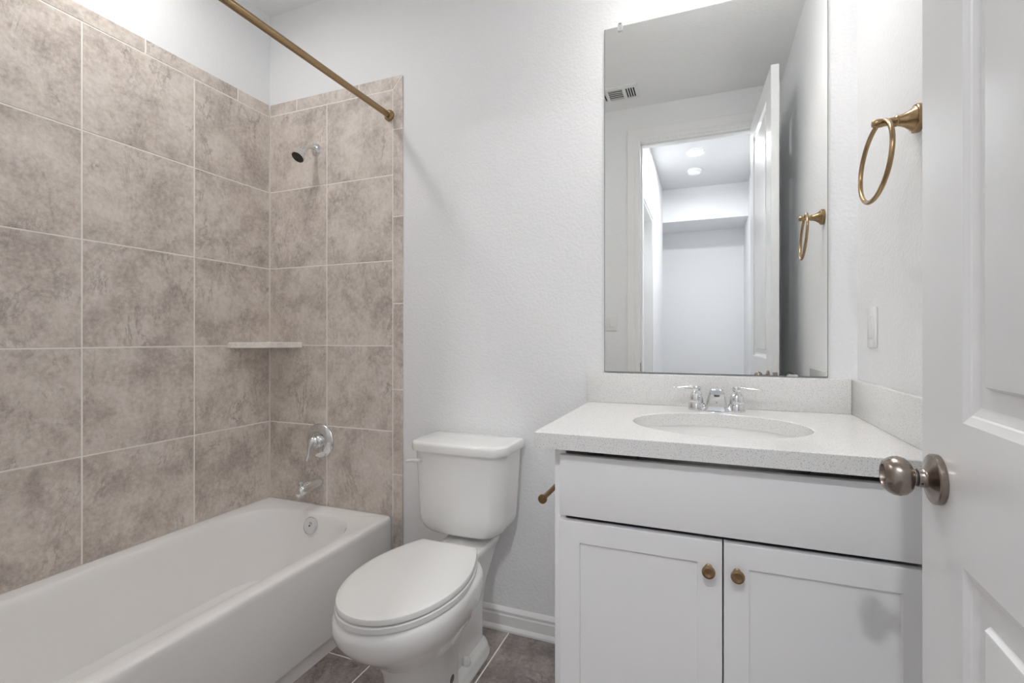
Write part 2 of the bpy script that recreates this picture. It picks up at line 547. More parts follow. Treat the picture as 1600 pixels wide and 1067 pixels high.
RINGS = [(0.0, 0.0), (0.003, 0.0015), (0.0095, 0.0040), (0.0115, 0.0055), (0.0205, 0.0085), (0.0225, 0.0090), (0.0450, 0.0090), (0.0490, 0.0022), (0.0520, 0.0016)]
DL = 0.70
DANG = rad(87.2)
DORG = Vector((2.289, -1.550, 0.0))
b = bmesh.new()
panel_door(b, DL, 0.012, 2.505, 0.036, [(0.125, DL - 0.130, 1.056, 2.39), (0.125, DL - 0.130, 0.24, 0.879)], RINGS)
me_door = obj('door_1', b, M['door'], None, 12, recenter=False)
me_door.location = DORG
me_door.rotation_euler = (0, 0, DANG)
tag(me_door, 'white two-panel door standing open against the right wall', 'door', kind='structure')
DMAT = Matrix.Translation(DORG) @ Matrix.Rotation(DANG, 4, 'Z')
EMPTY_LOC['door_1'] = DORG
def door_part(name, bm, mat, parent):
    o = obj(name, bm, mat, parent)
    o.matrix_parent_inverse = Matrix.Identity(4)
    return o
KX, KZ = DL - 0.060, 0.967
b = bmesh.new()
lathe(b, [(0.0335, 0.0), (0.0340, 0.002), (0.0340, 0.0075), (0.0325, 0.0092), (0.0315, 0.0095), (0.028, 0.0100), (0.0205, 0.0125), (0.0155, 0.0150), (0.0132, 0.0175), (0.0125, 0.0195), (0.0125, 0.0245), (0.0112, 0.0250), (0.0112, 0.0262),
          (0.0100, 0.0266), (0.0100, 0.0285), (0.0140, 0.0295), (0.0205, 0.0325), (0.0252, 0.0380), (0.0272, 0.0450), (0.0265, 0.0520), (0.0235, 0.0580), (0.0195, 0.0622), (0.0162, 0.0640), (0.0148, 0.0635), (0.0130, 0.0570), (0.0122, 0.0500)],
      (KX, 0.0, KZ), (0, 1, 0), 56)
kn = door_part('door_knob', b, M['nickel'], me_door); kn['label'] = 'brushed metal door knob'
b = bmesh.new()
lathe(b, [(0.0014, 0.0115), (0.0014, 0.0130)], (KX, 0.0215, KZ), (-0.9, 0.0, -0.43), 10)
lathe(b, [(0.0115, 0.0251), (0.0115, 0.0259)], (KX, 0, KZ), (0, 1, 0), 40)
o = door_part('knob_slot', b, M['black'], kn)
b = bmesh.new()
lathe(b, [(0.0345, 0.0), (0.0350, 0.002), (0.0350, 0.0075), (0.029, 0.0100), (0.0165, 0.0165), (0.0132, 0.0235), (0.0118, 0.0335), (0.0150, 0.0385), (0.0262, 0.0490), (0.0282, 0.0570), (0.0235, 0.0720), (0.0130, 0.0790)],
      (KX, -0.036, KZ), (0, -1, 0), 40)
kn2 = door_part('door_knob', b, M['nickel'], me_door)
for hz in (0.22, 1.25, 2.28):
    b = bmesh.new()
    lathe(b, [(0.0055, -0.045), (0.0055, 0.045)], (0.0, -0.0415, hz), (0, 0, 1), 16)
    door_part('hinge', b, M['nickel'], me_door)
b = bmesh.new(); box(b, DL - 0.0008, DL + 0.0008, -0.029, -0.007, KZ - 0.028, KZ + 0.028, 0.0003)
door_part('latch_plate', b, M['nickel'], me_door)

b = bmesh.new()
W2 = abs(D2b - D2a) - 0.036
panel_door(b, W2, 0.012, D2h - 0.02, 0.036, [(0.12, W2 - 0.12, 1.05, D2h - 0.14), (0.12, W2 - 0.12, 0.24, 0.88)], RINGS)
d2 = obj('door_2', b, M['door'], None, 12, recenter=False)
d2.location = (HX0 - 0.112, D2a - 0.018, 0); d2.rotation_euler = (0, 0, rad(-90))
tag(d2, 'white closed door in the side wall of the hall seen in the mirror', 'door', kind='structure')
d2.location.x = HX0 - 0.108

# ------------------------------------------------------------------ bathtub
TW, TL, RIM = 0.729, 1.545, 0.378
tub_e = empty('bathtub', (TW / 2, -TL / 2, 0), 'white alcove bathtub along the brown tiled left wall', 'bathtub')
b = bmesh.new()
NC, NS = 12, 10
def tring(x0, x1, y0, y1, z, radii):
    return subdivide_sides(rrect(x0, x1, y0, y1, z, radii, NC), NC, NS)
e1 = -0.0075
rings = []
def outer(dx, z, r=0.004):
    # the two wall sides and the far end stay put, only the apron side (x1) moves
    rings.append(tring(0.001, TW + dx, -TL, e1, z, (r, 0.004, 0.004, r)))
outer(-0.012, 0.0); outer(-0.012, 0.050); outer(-0.010, 0.056); outer(0.001, 0.060); outer(0.002, 0.066)
outer(-0.001, 0.20); outer(-0.003, 0.352)
for a in (20, 45, 70, 90):
    k = 0.016
    rings.append(tring(0.001, TW - 0.003 - k * (1 - math.cos(rad(a))), -TL, e1, RIM - k + k * math.sin(rad(a)), (0.006, 0.004, 0.004, 0.006)))
# basin: rim edge, rolled lip, sloping walls, floor
X0, X1, Y0, Y1 = 0.062, 0.664, -TL + 0.10, -0.088
r_in = (0.20, 0.20, 0.13, 0.13)
rings.append(tring(X0 - 0.006, X1 + 0.006, Y0 - 0.006, Y1 + 0.006, RIM - 0.0002, [r + 0.006 for r in r_in]))
rings.append(tring(X0 - 0.003, X1 + 0.003, Y0 - 0.003, Y1 + 0.003, RIM - 0.0018, [r + 0.003 for r in r_in]))
rings.append(tring(X0, X1, Y0, Y1, RIM - 0.0055, r_in))
def basin(t, z):
    # t: 0 at the lip, 1 at the floor
    rings.append(tring(X0 + 0.075 * t, X1 - 0.060 * t, Y0 + 0.26 * t, Y1 - 0.085 * t, z, [r - 0.05 * t for r in r_in]))
for t, z in ((0.06, 0.366), (0.13, 0.345), (0.28, 0.285), (0.45, 0.215), (0.62, 0.150), (0.75, 0.115), (0.88, 0.094)):
    basin(t, z)
for s, z in ((0.03, 0.082), (0.07, 0.077), (0.12, 0.0755)):
    rings.append(tring(X0 + 0.075 + s, X1 - 0.060 - s, Y0 + 0.26 + s, Y1 - 0.085 - s, z, [0.14, 0.14, 0.07, 0.07]))
loft(b, rings, True, True)
basin_o = obj('basin', b, M['tub'], tub_e, 40)
OVX, OVZ = 0.368, 0.324
b = bmesh.new()
ax = Vector((0, -1, 0.28)).normalized()
oc = Vector((OVX, -0.1035, OVZ))
lathe(b, [(0.034, -0.014), (0.0375, 0.004), (0.0375, 0.008), (0.034, 0.0105), (0.031, 0.0100), (0.012, 0.0112), (0.0, 0.0114)], oc, ax, 40)
ov = obj('overflow_plate', b, M['chrome'], tub_e); ov['label'] = 'round chrome overflow plate'
b = bmesh.new(); lathe(b, [(0.0042, 0.0100), (0.0042, 0.0124)], oc, ax, 14); obj('screw', b, M['plug'], ov)
b = bmesh.new(); lathe(b, [(0.034, 0.0), (0.034, 0.003), (0.029, 0.0045), (0.018, 0.0035), (0.0, 0.0035)], (OVX, -0.285, 0.0750), (0, 0, 1), 36)
obj('drain', b, M['chrome'], tub_e)

# ------------------------------------------------------------------ tub fittings
sh = empty('wall_mounted_shower', (0.297, -0.006, 2.06), 'small chrome shower head on a bent arm high on the tiled wall', 'shower head')
b = bmesh.new(); lathe(b, [(0.029, 0.0), (0.029, 0.002), (0.027, 0.005), (0.016, 0.011), (0.0125, 0.013), (0.0115, 0.013)], (0.297, -0.0062, 2.052), (0, -1, 0), 36)
obj('flange', b, M['chrome'], sh)
hc = Vector((0.2975, -0.082, 2.018)); hd = Vector((-0.02, -0.60, -0.80)).normalized()
b = bmesh.new(); tube(b, bez((0.297, -0.009, 2.052), (0.297, -0.045, 2.058), (0.2975, -0.062, 2.047), hc, 14), 0.0088, 18)
obj('arm', b, M['chrome'], sh)
b = bmesh.new()
lathe(b, [(0.0105, -0.012), (0.0125, -0.010), (0.0125, 0.004), (0.0150, 0.006), (0.0150, 0.010), (0.013, 0.012), (0.0165, 0.018), (0.0235, 0.030), (0.0275, 0.040), (0.0285, 0.048), (0.0280, 0.050), (0.0255, 0.0505)], hc, hd, 40, cap1=False)
hb = obj('head', b, M['chrome'], sh)
b = bmesh.new(); lathe(b, [(0.0262, 0.0480), (0.0262, 0.0508), (0.0240, 0.0516), (0.0, 0.0516)], hc, hd, 40)
a_, u_, w_ = frame_of(hd)
for rr, cnt in ((0.008, 6), (0.0145, 12), (0.0205, 18)):
    for k in range(cnt):
        t = 2 * math.pi * k / cnt
        lathe(b, [(0.0011, 0.051), (0.0008, 0.0530)], hc + (u_ * math.cos(t) + w_ * math.sin(t)) * rr, hd, 6)
fo = obj('spray_face', b, M['nozzle'], hb); fo['label'] = 'dark round spray face with nozzles'

vv = empty('shower_valve', (0.323, -0.006, 0.68), 'round chrome shower valve with a lever handle above the tub spout', 'shower valve')
vc = (0.323, -0.0062, 0.681)
b = bmesh.new(); lathe(b, [(0.081, 0.0), (0.0815, 0.003), (0.080, 0.007), (0.076, 0.0105), (0.068, 0.0145), (0.056, 0.0185), (0.046, 0.0200), (0.036, 0.0190), (0.030, 0.0185), (0.0, 0.0185)], vc, (0, -1, 0), 64)
obj('escutcheon', b, M['chrome'], vv)
b = bmesh.new()
lathe(b, [(0.030, 0.012), (0.030, 0.024), (0.027, 0.030), (0.024, 0.032), (0.024, 0.044), (0.021, 0.050), (0.012, 0.055), (0.0, 0.056)], vc, (0, -1, 0), 40)
hp = bez((0.323, -0.046, 0.690), (0.322, -0.070, 0.686), (0.320, -0.062, 0.645), (0.318, -0.082, 0.602), 16)
rr_ = [0.021 - 0.0135 * min(1, (i / 16) * 1.25) for i in range(17)]
tube(b, hp, rr_, 18)
ho = obj('lever_handle', b, M['chrome'], vv)

sp = empty('tub_spout', (0.318, -0.006, 0.487), 'chrome tub spout on the tiled wall just above the tub rim', 'tub spout')
b = bmesh.new()
pr = [(0.0, 0.0265, 0.489), (0.004, 0.0275, 0.489), (0.03, 0.0262, 0.488), (0.06, 0.0240, 0.486), (0.09, 0.0222, 0.483), (0.108, 0.0212, 0.479), (0.119, 0.0190, 0.474), (0.123, 0.0150, 0.470)]
rings = []
for dy, r, z in pr:
    ring = []
    for i in range(36):
        t = 2 * math.pi * i / 36
        zz = math.sin(t) * r
        if zz < 0 and dy < 0.085: zz *= 0.92
        if zz < 0 and dy > 0.085: zz *= 1.25
        ring.append(Vector((0.318 + math.cos(t) * r * 0.95, -0.0062 - dy, z + zz)))
    rings.append(ring)
loft(b, rings)
so = obj('spout_body', b, M['chrome'], sp, 40)
b = bmesh.new(); lathe(b, [(0.0045, 0.0), (0.0045, 0.010), (0.0085, 0.012), (0.0085, 0.018), (0.006, 0.021), (0.0, 0.0215)], (0.318, -0.112, 0.496), (0, 0, 1), 20)
obj('diverter_knob', b, M['chrome'], sp)

# corner shelf
b = bmesh.new()
R = 0.222
n = 28
prof = []
for zz, ins in ((1.1165, 0.003), (1.1195, 0.0), (1.1395, 0.0), (1.1435, 0.004)):
    ring = [Vector((0.0005, -0.0065, zz))]
    p0 = Vector((0.0005, -R + ins, zz)); p2 = Vector((R - 0.012 + ins * -1, -0.0065, zz))
    for i in range(n + 1):
        t = i / n
        # shallow bowed front edge between the two wall ends
        chord = p0.lerp(p2, t)
        bow = 0.028 * math.sin(math.pi * t) ** 0.8
        d = Vector((1, -1, 0)).normalized()
        ring.append(chord + d * (bow - ins * 0.6))
    prof.append(ring)
lay_off = None
loft(b, prof)
shelf = obj('corner_shelf', b, stone_tile('shelf_stone', (0.88, 0.84, 0.79), (0.82, 0.775, 0.72), (0.68, 0.62, 0.57), 0.35), None, 30)
tag(shelf, 'beige stone corner shelf in the tiled tub corner', 'shelf')

# shower curtain rod
rod = empty('shower_rod', (0.715, -0.78, 2.143), 'antique brass shower curtain rod above the tub edge', 'curtain rod')
b = bmesh.new(); tube(b, [(0.715, -0.012, 2.143), (0.715, -0.78, 2.143), (0.715, YF + 0.003, 2.143)], 0.0128, 28); obj('rod', b, M['brass'], rod)
b = bmesh.new(); lathe(b, [(0.0245, 0.0), (0.0245, 0.005), (0.0225, 0.009), (0.0165, 0.012), (0.0155, 0.016), (0.0130, 0.016)], (0.715, -0.0062, 2.143), (0, -1, 0), 36); obj('flange', b, M['brass'], rod)
b = bmesh.new(); lathe(b, [(0.0245, 0.0), (0.0245, 0.005), (0.0225, 0.009), (0.0165, 0.012), (0.0155, 0.016), (0.0130, 0.016)], (0.715, YF + 0.0002, 2.143), (0, 1, 0), 36); obj('flange', b, M['brass'], rod)

# ------------------------------------------------------------------ toilet
TXC = 1.161
TXB = 1.185
toi = empty('toilet', (TXC, -0.40, 0), 'white two-piece toilet with a closed elongated lid between tub and vanity', 'toilet')
def egg(cx_, u0, u1, hw, z, uw=None, n=64, pf=2.15, pb=2.6):
    """egg outline, u measured out from the back wall; widest at uw"""
    uw = uw if uw is not None else u0 + (u1 - u0) * 0.45
    pts = []
    for i in range(n):
        t = 2 * math.pi * i / n
        c, s = math.cos(t), math.sin(t)
        p = pf if s >= 0 else pb
        X = math.copysign(abs(c) ** (2 / p), c) * hw
        U = uw + math.copysign(abs(s) ** (2 / p), s) * ((u1 - uw) if s >= 0 else (uw - u0))
        pts.append(Vector((cx_ + X, -U, z)))
    return pts
# bowl with pedestal (one casting)
b = bmesh.new()
rings = [
    egg(TXB, 0.330, 0.560, 0.070, 0.140, 0.44),
    egg(TXB, 0.300, 0.605, 0.098, 0.205, 0.44),
    egg(TXB, 0.275, 0.650, 0.130, 0.252, 0.46),
    egg(TXB, 0.260, 0.698, 0.153, 0.292, 0.48),
    egg(TXB, 0.254, 0.736, 0.171, 0.325, 0.50),
    egg(TXB, 0.250, 0.757, 0.180, 0.355, 0.51),
    egg(TXB, 0.250, 0.763, 0.183, 0.380, 0.51),
    egg(TXB, 0.252, 0.760, 0.181, 0.398, 0.51),
    egg(TXB, 0.258, 0.751, 0.175, 0.408, 0.51),
    egg(TXB, 0.270, 0.740, 0.165, 0.411, 0.51),
]
loft(b, rings)
# front column of the pedestal
rings = [
    egg(TXB, 0.372, 0.598, 0.098, 0.000, 0.43, pf=2.3, pb=9.0),
    egg(TXB, 0.374, 0.594, 0.096, 0.015, 0.43, pf=2.3, pb=9.0),
    egg(TXB, 0.376, 0.588, 0.090, 0.060, 0.43, pf=2.3, pb=9.0),
    egg(TXB, 0.376, 0.592, 0.090, 0.130, 0.43, pf=2.3, pb=9.0),
    egg(TXB, 0.368, 0.606, 0.098, 0.190, 0.44, pf=2.3, pb=7.0),
    egg(TXB, 0.330, 0.628, 0.115, 0.235, 0.45, pf=2.3, pb=4.0),
    egg(TXB, 0.300, 0.650, 0.125, 0.270, 0.46, pf=2.3, pb=3.0),
]
loft(b, rings)
# rear deck that carries the tank, narrowing down into the trapway
def slab_ring(x0, x1, u0, u1, z, r):
    return rrect(x0, x1, -u1, -u0, z, (r, r, r, r), 6)
dr = [(0.060, 0.130, 0.42, 0.0, 0.03), (0.060, 0.130, 0.42, 0.18, 0.03), (0.064, 0.105, 0.42, 0.26, 0.03), (0.074, 0.075, 0.42, 0.32, 0.03), (0.082, 0.058, 0.42, 0.365, 0.03), (0.091, 0.050, 0.42, 0.388, 0.03), (0.093, 0.048, 0.42, 0.402, 0.03), (0.088, 0.053, 0.41, 0.4085, 0.027)]
loft(b, [slab_ring(TXB - h, TXB + h, u0, u1, z, r) for h, u0, u1, z, r in dr])
# foot flange that spreads to the closet bolts
fl = [(0.094, 0.110, 0.45, 0.0, 0.072), (0.096, 0.108, 0.45, 0.006, 0.074), (0.096, 0.108, 0.45, 0.016, 0.074), (0.092, 0.112, 0.45, 0.022, 0.071), (0.090, 0.114, 0.45, 0.034, 0.070), (0.084, 0.120, 0.44, 0.044, 0.066), (0.074, 0.130, 0.43, 0.050, 0.06)]
loft(b, [slab_ring(TXB - h, TXB + h, u0, u1, z, r) for h, u0, u1, z, r in fl])
obj('bowl', b, M['porcelain'], toi, 50)
for sx in (-1, 1):
    b = bmesh.new(); lathe(b, [(0.0150, 0.0), (0.0150, 0.006), (0.0135, 0.016), (0.009, 0.023), (0.0, 0.0255)], (TXB + sx * 0.070, -0.297, 0.0485), (0, 0, 1), 24)
    obj('bolt_cap', b, M['seat'], toi)
    b = bmesh.new(); lathe(b, [(0.0125, -0.004), (0.0125, 0.0015), (0.010, 0.003), (0.0, 0.003)], (TXB + sx * 0.0885, -0.425, 0.092), (sx, 0, 0), 24)
    o = obj('side_plug', b, M['plug'], toi); o['label'] = 'dark grey round plug'
# seat and lid
def seat_outline(z, grow=0.0, n=64):
    pts = []
    u0, uw, u1, hw, hb = 0.288, 0.515, 0.757, 0.178, 0.107
    half = []
    m = n // 2
    for i in range(m + 1):
        t = i / m
        if t < 0.45:
            k = t / 0.45
            U = u0 + (uw - u0) * k
            X = hb + (hw - hb) * math.sin(k * math.pi / 2) ** 0.9
        else:
            a = (t - 0.45) / 0.55 * math.pi / 2
            U = uw + (u1 - uw) * math.sin(a)
            X = hw * max(math.cos(a), 0) ** 0.95
        half.append((X, U))
    for X, U in half:
        pts.append((X, U))
    for X, U in reversed(half[:-1]):
        pts.append((-X, U))
    out = []
    c = Vector((0, 0.52))
    for X, U in pts:
        d = Vector((X, U - 0.52)); L_ = d.length or 1
        d *= (L_ + grow) / L_
        out.append(Vector((TXB + d.x, -(0.52 + d.y), z)))
    return out
b = bmesh.new(); loft(b, [seat_outline(0.4125, -0.004), seat_outline(0.4145, 0.0), seat_outline(0.4275, 0.0), seat_outline(0.4300, -0.003)]); obj('seat', b, M['seat'], toi, 40)
b = bmesh.new(); loft(b, [seat_outline(0.4335, -0.006), seat_outline(0.4350, -0.0025), seat_outline(0.4450, -0.002), seat_outline(0.4490, -0.004), seat_outline(0.4515, -0.010), seat_outline(0.4530, -0.022), seat_outline(0.4545, -0.07)]); obj('seat_lid', b, M['seat'], toi, 40)
for sx in (-1, 1):
    b = bmesh.new(); box(b, TXB + sx * 0.075 - 0.018, TXB + sx * 0.075 + 0.018, -0.296, -0.262, 0.4095, 0.434, 0.005, 3); obj('hinge', b, M['seat'], toi)
# tank
b = bmesh.new()
def tank_ring(hw, u0, u1, z, rf, rb=0.02, bow=0.010):
    pts = subdivide_sides(rrect(TXC - hw, TXC + hw, -u1, -u0, z, (rb, rb, rf, rf), 8), 8, 5)
    for p in pts:   # the front bows out
        k = (-p.y - u0) / (u1 - u0)
        p.y -= bow * max(k, 0) * (1 - ((p.x - TXC) / hw) ** 2)
    return pts
tk = []
for k in range(8):   # rounded bottom
    a = k / 7 * math.pi / 2
    tk.append(tank_ring(0.125 + 0.052 * math.sin(a), 0.045 - 0.012 * math.sin(a), 0.180 + 0.026 * math.sin(a), 0.4300 + 0.065 * (1 - math.cos(a)) , 0.05))
for f_ in (0.25, 0.5, 0.75, 1.0):
    tk.append(tank_ring(0.177 + 0.013 * f_, 0.033 - 0.010 * f_, 0.206 + 0.004 * f_, 0.495 + (0.738 - 0.495) * f_, 0.05))
tk.insert(0, tank_ring(0.112, 0.050, 0.168, 0.4285, 0.045))
loft(b, tk)
obj('tank', b, M['porcelain'], toi, 50)
b = bmesh.new()
lid = [tank_ring(0.1905, 0.016, 0.2180, 0.7385, 0.05), tank_ring(0.1985, 0.012, 0.2245, 0.7405, 0.052), tank_ring(0.2005, 0.010, 0.2260, 0.745, 0.052), tank_ring(0.2005, 0.010, 0.2260, 0.764, 0.052),
       tank_ring(0.1985, 0.012, 0.2235, 0.7705, 0.050), tank_ring(0.192, 0.018, 0.2170, 0.7745, 0.045), tank_ring(0.179, 0.030, 0.2040, 0.7765, 0.040), tank_ring(0.10, 0.08, 0.150, 0.7785, 0.02)]
loft(b, lid)
obj('tank_lid', b, M['porcelain'], toi, 40)
b = bmesh.new()
lathe(b, [(0.0125, -0.002), (0.0125, 0.006), (0.010, 0.009), (0.007, 0.010), (0.007, 0.018), (0.0, 0.019)], (TXC - 0.144, -0.2095, 0.704), (0, -1, 0), 24)
tube(b, bez((TXC - 0.142, -0.224, 0.704), (TXC - 0.165, -0.226, 0.704), (TXC - 0.18, -0.228, 0.703), (TXC - 0.196, -0.232, 0.700), 8), [0.0075, 0.0075, 0.007, 0.0065, 0.006, 0.006, 0.0062, 0.0068, 0.005], 14)
obj('flush_lever', b, M['seat'], toi)

# ------------------------------------------------------------------ vanity
CX0, CX1, CT = 1.655, XR - 0.001, 0.886
van = empty('vanity_cabinet', ((CX0 + CX1) / 2, -0.28, 0), 'white shaker vanity cabinet with two doors under the speckled countertop', 'cabinet')
for x in (CX0, CX1 - 0.016):
    b = bmesh.new(); box(b, x, x + 0.016, -0.536, -0.001, 0.0, CT - 0.0005, 0.001); obj('side_panel', b, M['cabinet'], van)
b = bmesh.new(); box(b, CX0 + 0.0165, CX1 - 0.0165, -0.50, -0.49, 0.0, 0.0895); obj('toe_board', b, M['cabinet'], van)
b = bmesh.new(); box(b, CX0 + 0.0165, CX1 - 0.0165, -0.535, -0.001, 0.09, 0.106); obj('bottom_panel', b, M['cabinet'], van)
b = bmesh.new(); box(b, CX0, CX0 + 0.030, -0.5555, -0.5365, 0.09, CT - 0.0005, 0.0008); obj('stile', b, M['cabinet'], van)
b = bmesh.new(); box(b, CX1 - 0.034, CX1, -0.5555, -0.5365, 0.09, CT - 0.0005, 0.0008); obj('stile', b, M['cabinet'], van)
FY0, FY1 = -0.5750, -0.5558
DX0, DXM, DX1 = 1.6735, 2.0575, 2.4425
b = bmesh.new(); box(b, DX0, DX1, FY0, FY1, 0.7135, 0.8665, 0.0015); obj('drawer_front', b, M['cabinet'], van)
def shaker(x0, x1, z0, z1, fw):
    bm = bmesh.new()
    rings = []
    for ins, dep in ((0, FY1), (0, FY0 + 0.0012), (0.0012, FY0), (fw - 0.001, FY0), (fw, FY0 + 0.001), (fw + 0.0005, FY0 + 0.0075)):
        rings.append([Vector((X, dep, Z)) for X, Z in ((x0 + ins, z0 + ins), (x1 - ins, z0 + ins), (x1 - ins, z1 - ins), (x0 + ins, z1 - ins))])
    loft(bm, rings)
    return bm
KNOB = [(0.0085, 0.0), (0.0085, 0.0015), (0.0060, 0.003), (0.0052, 0.010), (0.0060, 0.013), (0.0105, 0.0155), (0.0138, 0.0195), (0.0146, 0.0235), (0.0135, 0.0275), (0.0105, 0.0290), (0.0085, 0.0288), (0.0070, 0.0280), (0.0, 0.0278)]
for x0, x1, kx in ((DX0, DXM - 0.0016, 2.027), (DXM + 0.0016, DX1, 2.0865)):
    d = obj('door', shaker(x0, x1, 0.110, 0.7015, 0.0525), M['cabinet'], van, 25)
    b = bmesh.new(); lathe(b, KNOB, (kx, FY0, 0.6405), (0, -1, 0), 36)
    o = obj('knob', b, M['brass'], d); o['label'] = 'round antique brass knob'

# countertop with an oval cut-out, backsplashes
SCX, SCY, SA, SB = 2.052, -0.333, 0.2275, 0.183
ctop = empty('countertop', ((1.616 + XR) / 2, -0.30, 0.887), 'white speckled quartz countertop with backsplash around the oval sink', 'countertop')
CX_0, CX_1, CY0, CY1, ZT, ZB = 1.616, XR - 0.001, -0.609, -0.001, 0.9265, 0.887
angs = sorted(set([2 * math.pi * i / 96 for i in range(96)] + [math.atan2(yy - SCY, xx - SCX) % (2 * math.pi) for xx in (CX_0, CX_1) for yy in (CY0, CY1)]))
def edge_pt(a, ins):
    dx, dy = math.cos(a), math.sin(a)
    ts = []
    if dx > 1e-9: ts.append((CX_1 - ins - SCX) / dx)
    if dx < -1e-9: ts.append((CX_0 + ins - SCX) / dx)
    if dy > 1e-9: ts.append((CY1 - ins - SCY) / dy)
    if dy < -1e-9: ts.append((CY0 + ins - SCY) / dy)
    t = min(ts); return SCX + dx * t, SCY + dy * t
def ell(a, g):
    r = 1 / math.sqrt((math.cos(a) / (SA + g)) ** 2 + (math.sin(a) / (SB + g)) ** 2)
    return SCX + r * math.cos(a), SCY + r * math.sin(a)
b = bmesh.new()
rings = [[Vector((*ell(a, 0), ZB)) for a in angs], [Vector((*edge_pt(a, 0.0), ZB)) for a in angs], [Vector((*edge_pt(a, 0.0), ZT - 0.0015)) for a in angs], [Vector((*edge_pt(a, 0.0015), ZT)) for a in angs],
         [Vector((*ell(a, 0.002), ZT)) for a in angs], [Vector((*ell(a, 0), ZT - 0.002)) for a in angs]]
rings.append(rings[0])
rows = [[b.verts.new(p) for p in r] for r in rings[:-1]]; rows.append(rows[0])
for r0, r1 in zip(rows, rows[1:]):
    for i in range(len(angs)):
        j = (i + 1) % len(angs)
        b.faces.new((r0[i], r0[j], r1[j], r1[i]))
obj('slab', b, M['quartz'], ctop, 30)
b = bmesh.new(); box(b, 1.610, XR - 0.0205, -0.0205, -0.001, ZT + 0.0003, 1.0345, 0.0015); obj('backsplash', b, M['quartz'], ctop)
b = bmesh.new(); box(b, XR - 0.0205, XR - 0.001, -0.606, -0.001, ZT + 0.0003, 1.0345, 0.0015); obj('side_splash', b, M['quartz'], ctop)

# sink
snk = empty('sink', (SCX, SCY, 0.75), 'white oval undermount sink set in the speckled countertop', 'sink')
b = bmesh.new()
N_ = 72
def er(a_, b_, z): return [Vector((SCX + a_ * math.cos(2 * math.pi * i / N_), SCY + b_ * math.sin(2 * math.pi * i / N_), z)) for i in range(N_)]
inner = [(0.2305, 0.186, ZB - 0.0005), (0.229, 0.1845, 0.878), (0.222, 0.177, 0.850), (0.205, 0.161, 0.815), (0.175, 0.134, 0.785), (0.125, 0.094, 0.765), (0.065, 0.05, 0.757), (0.022, 0.022, 0.755)]
outer_ = [(0.022, 0.022, 0.743), (0.13, 0.098, 0.752), (0.185, 0.144, 0.777), (0.215, 0.172, 0.812), (0.233, 0.189, 0.850), (0.250, 0.206, 0.876), (0.250, 0.206, ZB - 0.0005)]
rws = [er(*t) for t in inner + outer_]
rows = [[b.verts.new(p) for p in r] for r in rws]; rows.append(rows[0])
for r0, r1 in zip(rows, rows[1:]):
    for i in range(N_):
        j = (i + 1) % N_
        b.faces.new((r0[i], r0[j], r1[j], r1[i]))
obj('basin', b, M['porcelain'], snk, 40)
b = bmesh.new(); lathe(b, [(0.0215, -0.01), (0.0215, 0.003), (0.020, 0.005), (0.016, 0.004), (0.0, 0.006)], (SCX, SCY, 0.752), (0, 0, 1), 32); obj('drain', b, M['chrome'], snk)

# faucet
FX, FYY = 2.054, -0.083
fau = empty('faucet', (FX, FYY, ZT), 'chrome two-handle faucet behind the oval sink', 'faucet')
b = bmesh.new()
ring0 = []
def base_ring(hx, hy, z, r): return rrect(FX - hx, FX + hx, FYY - hy, FYY + hy, z, (r, r, r, r), 8)
loft(b, [base_ring(0.0800, 0.0190, ZT + 0.0003, 0.017), base_ring(0.0800, 0.0190, ZT + 0.008, 0.017), base_ring(0.0770, 0.0165, ZT + 0.012, 0.015), base_ring(0.0700, 0.0120, ZT + 0.0135, 0.011)])
obj('base_plate', b, M['chrome'], fau, 40)
# spout: wide flat body leaning forward, arched cap
b = bmesh.new()
sec = [(0.0, 0.0390, 0.0270, 0.0), (0.004, 0.0375, 0.0260, 0.0), (0.014, 0.0335, 0.0240, 0.001), (0.030, 0.0295, 0.0225, 0.003), (0.046, 0.0265, 0.0210, 0.006), (0.058, 0.0235, 0.0200, 0.010), (0.066, 0.0200, 0.0170, 0.012), (0.071, 0.0140, 0.0110, 0.012)]
rings = []
for h, hx, hy, lean in sec:
    rings.append(rrect(FX - hx, FX + hx, FYY - hy - lean, FYY + hy - lean, ZT + 0.001 + h, (0.009, 0.009, 0.010, 0.010), 6))
loft(b, rings)
# nose reaching out over the basin, flat with rounded top
nose = []
for dy, hx, zc, hz in ((0.012, 0.0225, 0.984, 0.0140), (-0.020, 0.0225, 0.990, 0.0135), (-0.048, 0.0220, 0.9935, 0.0110), (-0.068, 0.0205, 0.9935, 0.0090), (-0.076, 0.0180, 0.9930, 0.0070)):
    ring = []
    for i in range(28):
        t = 2 * math.pi * i / 28
        c, s = math.cos(t), math.sin(t)
        ring.append(Vector((FX + math.copysign(abs(c) ** 0.7, c) * hx, FYY + dy, zc + math.copysign(abs(s) ** 0.8, s) * hz)))
    nose.append(ring)
loft(b, nose)
so2 = obj('spout', b, M['chrome'], fau, 40)
b = bmesh.new(); lathe(b, [(0.0085, 0.0), (0.0085, 0.006), (0.007, 0.008), (0.0, 0.008)], (FX, FYY - 0.058, 0.986), (0, 0, -1), 20); obj('aerator', b, M['plug'], so2)
b = bmesh.new()
for dx in (-0.0018, 0.0010):
    box(b, FX + dx, FX + dx + 0.0009, FYY - 0.0267, FYY - 0.0250, ZT + 0.027, ZT + 0.0315)
box(b, FX - 0.0010, FX + 0.0012, FYY - 0.0267, FYY - 0.0250, ZT + 0.0287, ZT + 0.0297)
